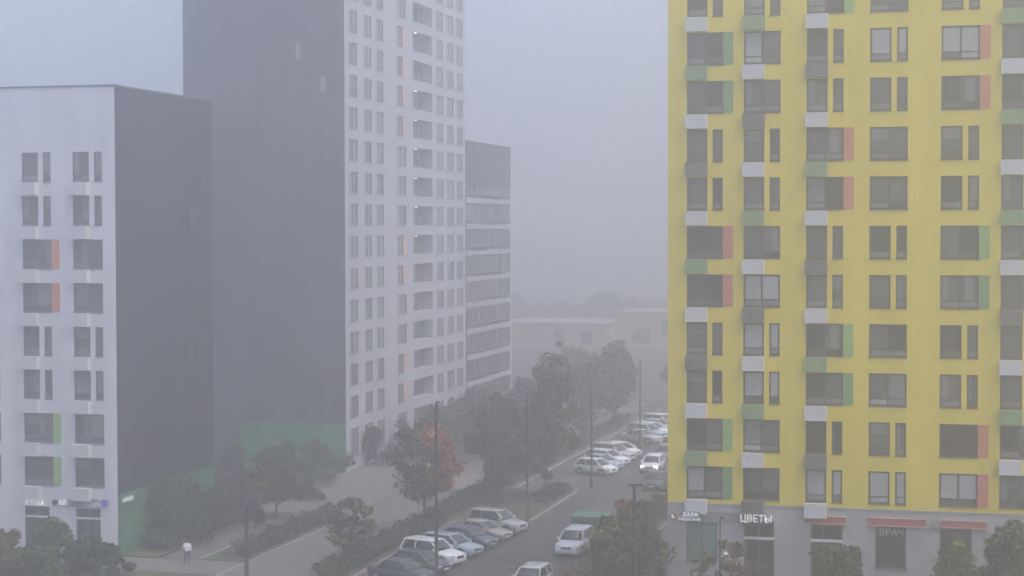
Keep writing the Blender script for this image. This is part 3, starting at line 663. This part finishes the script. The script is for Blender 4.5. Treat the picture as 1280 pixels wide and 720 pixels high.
# ------------------------------------------------------------------ street lamps
def lamp(x, y, h, label, heads='single', r=.11, ang=0, group='street lamps'):
    e = empty('street_lamp', (x, y, .05), ang, label, 'street lamp', group)
    b = MB(); b.tube([(0, 0, -.1), (0, 0, .9), (0, 0, .95), (0, 0, h)], [r * 1.35, r * 1.35, r, r * .62], 10); b.build('pole', 'pole_metal', e)
    b = MB(); b.box(-.2, .2, -.2, .2, 0, .06); b.build('base_plate', 'pole_metal', e)
    for s in ((1,) if heads == 'single' else (1, -1)):
        L_ = .7 if heads == 'single' else .22
        b = MB(); b.tube([(0, 0, h - .12), (s * L_, 0, h + .02)], [r * .4, r * .35], 6); b.build('arm', 'pole_metal', e)
        b = MB(); b.box(s * L_ - .12, s * L_ + .28, -.11, .11, h - .02, h + .09); hd = place('lamp_head', bevel(b.mesh('lamp_head', 'pole_metal'), .03), e)
        b = MB(); b.box(s * L_ - .1, s * L_ + .24, -.09, .09, h - .045, h - .021); b.build('lens', 'lamp_glass', hd)
    return e
lamp(-34.0, 113.3, 11.5, 'tall dark lamp post in front of the white car in the near row', ang=R(100), r=.13)
lamp(-33.9, 136.75, 10.0, 'dark lamp post at the end of the near row of parked cars', ang=R(100))
lamp(-33.9, 160.1, 9.3, 'lamp post at the start of the far row of parked cars', ang=R(100))
lamp(-34.0, 183.85, 9.3, 'faint lamp post beside the distant parked cars', ang=R(100))
lamp(-44.65, 108.0, 5.4, 'thick dark lamp post standing on the light promenade', 'none' if False else 'single', .14, R(90))
lamp(-55.29, 133.0, 5.0, 'small lamp post with side arm by the gap before the tower', 'single', .09, 0)
lamp(-18.81, 100.0, 8.6, 'dark lamp post with two small heads before the large green tree', 'double', .13, R(10))
lamp(-15.84, 112.0, 5.0, 'thin dark lamp post left of the flower shop door', 'single', .07, R(90))

# ------------------------------------------------------------------ cars
STY = {  # L, W, H, hood z, belt z, cabin: rear base, rear roof, front roof, windscreen base
    'suv':   dict(L=4.65, W=1.88, H=1.72, hood=1.02, belt=1.08, tail=1.08, cab=(-2.22, -1.95, .42, 1.12), r=.36),
    'wagon': dict(L=4.60, W=1.80, H=1.52, hood=.92, belt=.96, tail=.98, cab=(-2.20, -1.80, .35, 1.22), r=.33),
    'hatch': dict(L=4.10, W=1.76, H=1.50, hood=.92, belt=.96, tail=.98, cab=(-1.98, -1.45, .35, 1.18), r=.32),
    'sedan': dict(L=4.60, W=1.80, H=1.46, hood=.90, belt=.94, tail=1.00, cab=(-1.62, -1.00, .30, 1.15), r=.33),
    'van':   dict(L=5.20, W=2.00, H=2.20, hood=1.15, belt=1.20, tail=1.25, cab=(-2.55, -2.45, 1.0, 1.75), r=.35),
}
CM = {}
def car_meshes(st):
    if st in CM: return CM[st]
    p = STY[st]; L, W, H = p['L'], p['W'], p['H']; hw = W / 2; d = {}; fx, rx = L / 2, -L / 2
    cr0, cr1, cf1, cf0 = p['cab']
    # body: cross sections along the length
    S = [(rx, .42, p['tail'] - .32, .80), (rx + .06, .30, p['tail'] - .06, .92), (rx + .30, .22, p['tail'], .985), (cr0 + .25, .20, p['belt'] + .01, 1.0), (0, .20, p['belt'], 1.0),
         (cf0 - .15, .20, p['belt'], 1.0), (cf0 + .1, .20, p['hood'] + .02, .99), (fx - .55, .21, p['hood'] - .05, .965), (fx - .2, .24, p['hood'] - .13, .90), (fx - .04, .30, p['hood'] - .26, .80), (fx, .40, p['hood'] - .38, .70)]
    rings = []
    for (x, zb, zt, k) in S:
        h_ = hw * k; m_ = zb + (zt - zb) * .55
        half = [(h_ * .86, zb), (h_ * .97, zb + (zt - zb) * .18), (h_, m_), (h_ * .975, zt - (zt - zb) * .16), (h_ * .90, zt - .03), (h_ * .70, zt), (h_ * .35, zt + .018)]
        rings.append([(x, -a, z) for a, z in half] + [(x, a, z) for a, z in reversed(half)])
    b = MB(); b.loft(rings); d['body'] = b
    # greenhouse of glass
    zb, zt = p['belt'] - .04, H - .05
    def ring(t):
        z = zb + (zt - zb) * t; e_ = t ** 1.15; a = cr0 + (cr1 - cr0) * e_; c = cf0 + (cf1 - cf0) * e_; q = hw * (.93 - .18 * t)
        o_ = []
        for (xx, yy) in ((a, -.80), (a + .16, -1), ((a + c) / 2, -1.015), (c - .25, -1), (c, -.75), (c + .04, 0), (c, .75), (c - .25, 1), ((a + c) / 2, 1.015), (a + .16, 1), (a, .80), (a - .03, 0)): o_.append((xx, yy * q, z))
        return o_
    b = MB(); b.loft([ring(t) for t in (0, .35, .7, 1)], sm=True); d['window'] = b
    top = ring(1); cx = (cr1 + cf1) / 2
    b = MB(); b.loft([[(x * 1.0 + (x - cx) * .03, y * 1.035, zt - .03) for x, y, z in top], [(x + (x - cx) * .02, y * 1.02, zt + .02) for x, y, z in top], [(cx + (x - cx) * .93, y * .86, H - .005) for x, y, z in top], [(cx + (x - cx) * .5, y * .4, H) for x, y, z in top]])
    d['roof'] = b
    b = MB(); r0_, r1_ = ring(0), ring(1)
    for i in (1, 9): b.tube([r0_[i], ring(.5)[i], r1_[i]], [.075, .07, .06], 6)
    for i in (3, 7):
        q0, q1 = r0_[i], r1_[i]; b.tube([(q0[0] + .22, q0[1] * .97, q0[2]), (q1[0] + .2, q1[1] * .97, q1[2])], [.05, .05], 6)
    for s in (-1, 1):
        b.tube([(cx - .1, s * hw * .945, zb), (cx - .05, s * hw * .765, zt)], [.04, .04], 6)
    d['pillar'] = b
    b = MB()                                                   # dark sills and bumper underside
    b.box(rx + .35, fx - .4, -hw * .97, hw * .97, .17, .30); b.box(fx - .16, fx - .02, -hw * .66, hw * .66, .30, .46); b.box(rx + .02, rx + .2, -hw * .7, hw * .7, .30, .46); d['sill_trim'] = b
    b = MB(); b.box(fx - .14, fx + .015, -hw * .38, hw * .38, p['hood'] - .40, p['hood'] - .24); d['grille'] = b
    for nm, s in (('hl1', -1), ('hl2', 1)):
        b = MB(); b.box(fx - .30, fx - .055, min(s * hw * .50, s * hw * .86), max(s * hw * .50, s * hw * .86), p['hood'] - .34, p['hood'] - .17); d[nm] = b
        b = MB(); b.box(rx + .0, rx + .16, min(s * hw * .62, s * hw * .93), max(s * hw * .62, s * hw * .93), p['tail'] - .36, p['tail'] - .12); d['tl1' if s < 0 else 'tl2'] = b
        b = MB(); b.box(cf0 - .35, cf0 - .17, min(s * hw * .96, s * hw * 1.14), max(s * hw * .96, s * hw * 1.14), p['belt'] + .0, p['belt'] + .15); d['mr1' if s < 0 else 'mr2'] = b
    b = MB(); b.box(fx - .02, fx + .025, -.26, .26, .44, .55); d['plate'] = b
    b = MB()                                                   # door shut lines and handles, thin raised strips
    for s in (-1, 1):
        for xx in (cf0 - .35, cx - .08, cr0 + .75): b.box(xx - .008, xx + .008, s * hw * 1.0 - .012, s * hw * 1.0 + .006, .34, p['belt'] - .1)
    d['door_seam'] = b
    b = MB()
    for s in (-1, 1):
        for xx in (cx + .12, cx - 1.0): b.box(xx - .09, xx + .09, s * hw * .985 - .025, s * hw * .985 + .02, p['belt'] - .18, p['belt'] - .145)
    d['door_handle'] = b
    r = p['r']
    b = MB(); b.tube([(0, -.11, 0), (0, -.10, 0), (0, .10, 0), (0, .11, 0)], [r * .9, r, r, r * .9], 20); d['tyre'] = b
    b = MB(); b.tube([(0, -.125, 0), (0, -.112, 0)], [r * .56, r * .62], 14)
    for k in range(5):
        t = 2 * math.pi * k / 5; b.tube([(r * .1 * math.cos(t), -.135, r * .1 * math.sin(t)), (r * .55 * math.cos(t), -.13, r * .55 * math.sin(t))], [.03, .025], 4)
    d['rim'] = b
    b = MB(); b.tube([(0, -.02, 0), (0, .02, 0)], [r * 1.17, r * 1.17], 20); d['arch'] = b
    mk = dict(body='paint_white', window='car_glass', roof='paint_white', pillar='paint_white', sill_trim='trim_black', grille='trim_black', hl1='headlight', hl2='headlight', tl1='taillight', tl2='taillight', mr1='paint_white', mr2='paint_white', plate='plate', door_seam='trim_black', door_handle='rim', tyre='tyre', rim='rim', arch='trim_black')
    o = {k: v.mesh(k, mk[k]) for k, v in d.items()}
    for k in ('hl1', 'hl2', 'tl1', 'tl2', 'mr1', 'mr2'): bevel(o[k], .03)
    CM[st] = o; return o
def recolour(o, m):
    o.material_slots[0].link = 'OBJECT'; o.material_slots[0].material = MATS[m]
def car(x, y, ang, st, paint, label, group, lights=False, roofpaint=None, z=0.0):
    me = car_meshes(st); p = STY[st]; e = empty('parked_car' if not lights else 'car', (x, y, z), ang, label, 'car' if st != 'van' else 'van', group)
    body = place('body', me['body'], e); recolour(body, paint)
    place('window', me['window'], e)
    recolour(place('roof', me['roof'], e), paint); o = place('pillar', me['pillar'], e); recolour(o, paint); tag(o, kind='stuff')
    for k in ('sill_trim', 'grille', 'door_seam', 'door_handle'):
        o = place(k, me[k], e)
        if k != 'grille': tag(o, kind='stuff')
    for k in ('hl1', 'hl2'):
        o = place('headlight', me[k], e)
        if lights: recolour(o, 'headlight_on')
    for k in ('tl1', 'tl2'): place('taillight', me[k], e)
    for k in ('mr1', 'mr2'): recolour(place('wing_mirror', me[k], e), paint)
    place('licence_plate', me['plate'], e)
    hw = p['W'] / 2
    for xx in (p['L'] / 2 - .88, -p['L'] / 2 + .82):
        for s in (-1, 1):
            ry = 0 if s < 0 else math.pi
            place('wheel_arch', me['arch'], e, (xx, s * (hw * .985), p['r'] + .03), (0, 0, ry))
            t = place('wheel', me['tyre'], e, (xx, s * (hw - .10), p['r']), (0, 0, ry)); place('rim', me['rim'], t)
    return e
G1 = 'cars parked at an angle in the near row'; G2 = 'cars parked at an angle in the far row'; G3 = 'cars along the right side of the road'
def row(fy, st, paint, label, group, fx=None, a=-20):
    if fx is None: fx = -34.35 + max(0, fy - 121) * .06; fy -= 1.2
    L = STY[st]['L']; ca, sa = math.cos(R(a)), math.sin(R(a))
    return car(fx - ca * L / 2, fy - sa * L / 2, R(a), st, paint, label, group)
row(114.6, 'sedan', 'paint_dark', 'dark sedan at the bottom edge, nearest in the near row', G1)
row(117.9, 'hatch', 'paint_dark', 'dark grey hatchback beside the white off-roader, mostly below it', G1)
row(121.2, 'suv', 'paint_white', 'white tall car crossed by the lamp post in the near row', G1)
row(124.8, 'wagon', 'paint_blue', 'light blue estate car right behind the white tall car', G1)
row(128.1, 'hatch', 'paint_navy', 'dark blue hatchback between the light blue and beige cars', G1)
row(131.4, 'sedan', 'paint_beige', 'beige silver sedan second from the far end of the near row', G1)
row(135.0, 'suv', 'paint_silver', 'silver white tall car at the far end of the near row', G1)
fr = [(167.7, 'hatch', 'paint_white', 'white hatchback first in the far row, cut by the lamp post'), (171.1, 'sedan', 'paint_blue', 'blue grey sedan second in the far row'),
      (174.5, 'wagon', 'paint_white', 'white estate car third in the far row'), (177.9, 'suv', 'paint_silver', 'silver tall car fourth in the far row'), (181.3, 'hatch', 'paint_white', 'white hatchback fifth in the far row'),
      (193.5, 'sedan', 'paint_silver', 'silver sedan just past the gap in the far row'), (197.0, 'suv', 'paint_blue', 'blue grey tall car beyond the gap in the far row'), (200.5, 'wagon', 'paint_white', 'white estate car near the far lamp post'),
      (204.0, 'hatch', 'paint_silver', 'silver hatchback farther along the far row'), (207.5, 'suv', 'paint_white', 'farthest white tall car of the far row'), (211.0, 'sedan', 'paint_silver', 'last silver sedan at the far end of the row')]
for i, (fy, st, pc, lab) in enumerate(fr): row(fy, st, pc, lab, G2, fx=-33.4 - .07 * i, a=-24)
D = R(-90)
car(-27.85, 113.4, R(-92), 'wagon', 'paint_silver', 'silver car at the bottom edge with dark windscreen, facing the viewer', G3)
car(-28.15, 127.3, R(-93), 'suv', 'paint_white', 'white tall car half hidden by the large green tree', G3)
car(-28.3, 160.5, D, 'sedan', 'paint_dark', 'dark sedan with pale windscreen parked beside the verge', G3)
car(-30.6, 172.0, D, 'wagon', 'paint_white', 'oncoming white car with both headlights lit', G3, True)
car(-30.9, 180.5, D, 'hatch', 'paint_grey', 'grey car right behind the one with lit headlights', G3)
car(-31.6, 187.5, D, 'wagon', 'paint_silver', 'silver car third in the oncoming line', G3)
car(-36.2, 222.5, R(-70), 'van', 'paint_dark', 'dark van at the far end of the road', G3)

# ------------------------------------------------------------------ green container
gc = empty('waste_container', (-28.75, 135.6, 0), 0, 'green metal waste container behind the white car at the road edge', 'container')
b = MB(); b.loft([[(-1.15, -.9, .12), (1.15, -.9, .12), (1.15, .9, .12), (-1.15, .9, .12)], [(-1.3, -1.0, 1.35), (1.3, -1.0, 1.35), (1.3, 1.0, 1.35), (-1.3, 1.0, 1.35)]], sm=False); b.build('bin_body', 'container_green', gc)
b = MB()
for k in range(6): b.box(-1.1 + k * .44 - .04, -1.1 + k * .44 + .04, -1.06, -.96, .2, 1.3)
b.build('rib', 'container_green', gc)
b = MB(); b.loft([[(-1.34, -1.04, 1.36), (1.34, -1.04, 1.36), (1.34, 1.04, 1.36), (-1.34, 1.04, 1.36)], [(-1.3, -1.0, 1.42), (1.3, -1.0, 1.42), (1.3, 1.0, 1.5), (-1.3, 1.0, 1.5)]], sm=False); b.build('lid', 'container_lid', gc)
for sx in (-1, 1):
    for sy in (-1, 1):
        b = MB(); b.tube([(sx * .95 - .05, sy * .7, .1), (sx * .95 + .05, sy * .7, .1)], [.1, .1], 10); b.build('wheel', 'tyre', gc)

# ------------------------------------------------------------------ the walker in the white jacket
def skinned(name, verts, edges, radii, m, parent, sub=1):
    me = bpy.data.meshes.new(name); me.from_pydata(verts, edges, []); o = bpy.data.objects.new(name, me); col.objects.link(o)
    sk = o.modifiers.new('skin', 'SKIN'); o.modifiers.new('sub', 'SUBSURF').levels = sub
    for i, r_ in enumerate(radii): me.skin_vertices[0].data[i].radius = (r_, r_)
    me.skin_vertices[0].data[0].use_root = True
    dg = bpy.context.evaluated_depsgraph_get(); m2 = bpy.data.meshes.new_from_object(o.evaluated_get(dg)); bpy.data.objects.remove(o)
    m2.name = name; m2.materials.clear(); m2.materials.append(MATS[m])
    for p_ in m2.polygons: p_.use_smooth = True; p_.material_index = 0
    return place(name, m2, parent)
pe = empty('person', (-52.3, 116.1, .09), R(20), 'person in a white jacket and dark trousers walking along the pavement', 'person')
V = [(0, 0, .90), (0, 0, 1.08), (0, .02, 1.30), (0, .03, 1.43), (0, .03, 1.50), (0, .05, 1.58), (0, .05, 1.66),           # pelvis..head
     (.17, .03, 1.38), (.24, .0, 1.13), (.25, .08, .90), (-.17, .03, 1.38), (-.24, .05, 1.13), (-.25, .16, .91),            # arms
     (.10, 0, .86), (.11, .10, .48), (.11, -.02, .09), (-.10, 0, .86), (-.11, .02, .47), (-.11, -.22, .12),                   # legs
     (.11, .12, .04), (-.11, -.10, .05)]
Ed = [(0, 1), (1, 2), (2, 3), (3, 4), (4, 5), (5, 6), (3, 7), (7, 8), (8, 9), (3, 10), (10, 11), (11, 12), (0, 13), (13, 14), (14, 15), (0, 16), (16, 17), (17, 18), (15, 19), (18, 20)]
Rr = [.14, .13, .15, .09, .055, .095, .085, .065, .045, .03, .065, .045, .03, .085, .055, .04, .085, .055, .04, .035, .035]
for base, s in ((9, 1), (12, -1)):                              # palms and five fingers each
    bx_, by_, bz_ = V[base]; k = len(V); V.append((bx_, by_ + .01, bz_ - .07)); Rr.append(.028); Ed.append((base, k))
    for j, ln in enumerate((.065, .075, .07, .055)):
        q = len(V); oy = by_ - .03 + j * .022; V += [(bx_, oy, bz_ - .11), (bx_ - s * .012, oy + .01, bz_ - .11 - ln)]; Rr += [.009, .008]; Ed += [(k, q), (q, q + 1)]
    q = len(V); V += [(bx_ - s * .01, by_ + .05, bz_ - .07), (bx_ - s * .015, by_ + .075, bz_ - .115)]; Rr += [.010, .009]; Ed += [(k, q), (q, q + 1)]
skinned('body', V, Ed, Rr, 'skin', pe)
skinned('jacket', [(0, 0, .86), (0, 0, 1.0), (0, .01, 1.15), (0, .02, 1.32), (0, .03, 1.45), (.18, .03, 1.38), (.25, 0, 1.13), (.26, .07, .93), (-.18, .03, 1.38), (-.25, .05, 1.13), (-.26, .15, .94)],
        [(0, 1), (1, 2), (2, 3), (3, 4), (3, 5), (5, 6), (6, 7), (3, 8), (8, 9), (9, 10)], [.19, .20, .20, .20, .10, .105, .085, .065, .105, .085, .065], 'jacket_white', pe)
skinned('trousers', [(0, 0, .90), (.10, 0, .84), (.11, .10, .48), (.11, -.02, .10), (-.10, 0, .84), (-.11, .02, .47), (-.11, -.22, .13)], [(0, 1), (1, 2), (2, 3), (0, 4), (4, 5), (5, 6)], [.15, .105, .08, .065, .105, .08, .065], 'trousers', pe)
for vv in ([(.11, -.06, .045), (.11, .05, .045), (.11, .15, .035)], [(-.11, -.28, .08), (-.11, -.18, .05), (-.11, -.08, .035)]):
    skinned('shoe', vv, [(0, 1), (1, 2)], [.045, .05, .035], 'shoe', pe)
skinned('hair', [(0, .035, 1.61), (0, .03, 1.68), (0, .0, 1.60)], [(0, 1), (0, 2)], [.112, .10, .085], 'hair', pe)
b = MB()
for s in (-1, 1): b.tube([(s * .035, .135, 1.63), (s * .035, .15, 1.63)], [.012, .008], 6)
b.tube([(0, .14, 1.61), (0, .165, 1.585)], [.012, .016], 6); b.box(-.025, .025, .135, .145, 1.545, 1.555); b.build('face', 'skin', pe)

# ------------------------------------------------------------------ fog
b = MB(); b.box(-1100, 1100, -250, 1700, -1.5, 88)
hz = b.build('haze', 'skin'); tag(hz, 'pale grey fog filling the whole street', None, None, 'stuff')
m = bpy.data.materials.new('haze'); m.use_nodes = True; n = m.node_tree.nodes; n.clear()
pv = n.new('ShaderNodeVolumePrincipled'); pv.inputs['Color'].default_value = (*HAZE_COLOR, 1); pv.inputs['Density'].default_value = HAZE_DENSITY; pv.inputs['Anisotropy'].default_value = .8
mo = n.new('ShaderNodeOutputMaterial'); m.node_tree.links.new(pv.outputs[0], mo.inputs['Volume'])
hz.data.materials.clear(); hz.data.materials.append(m)
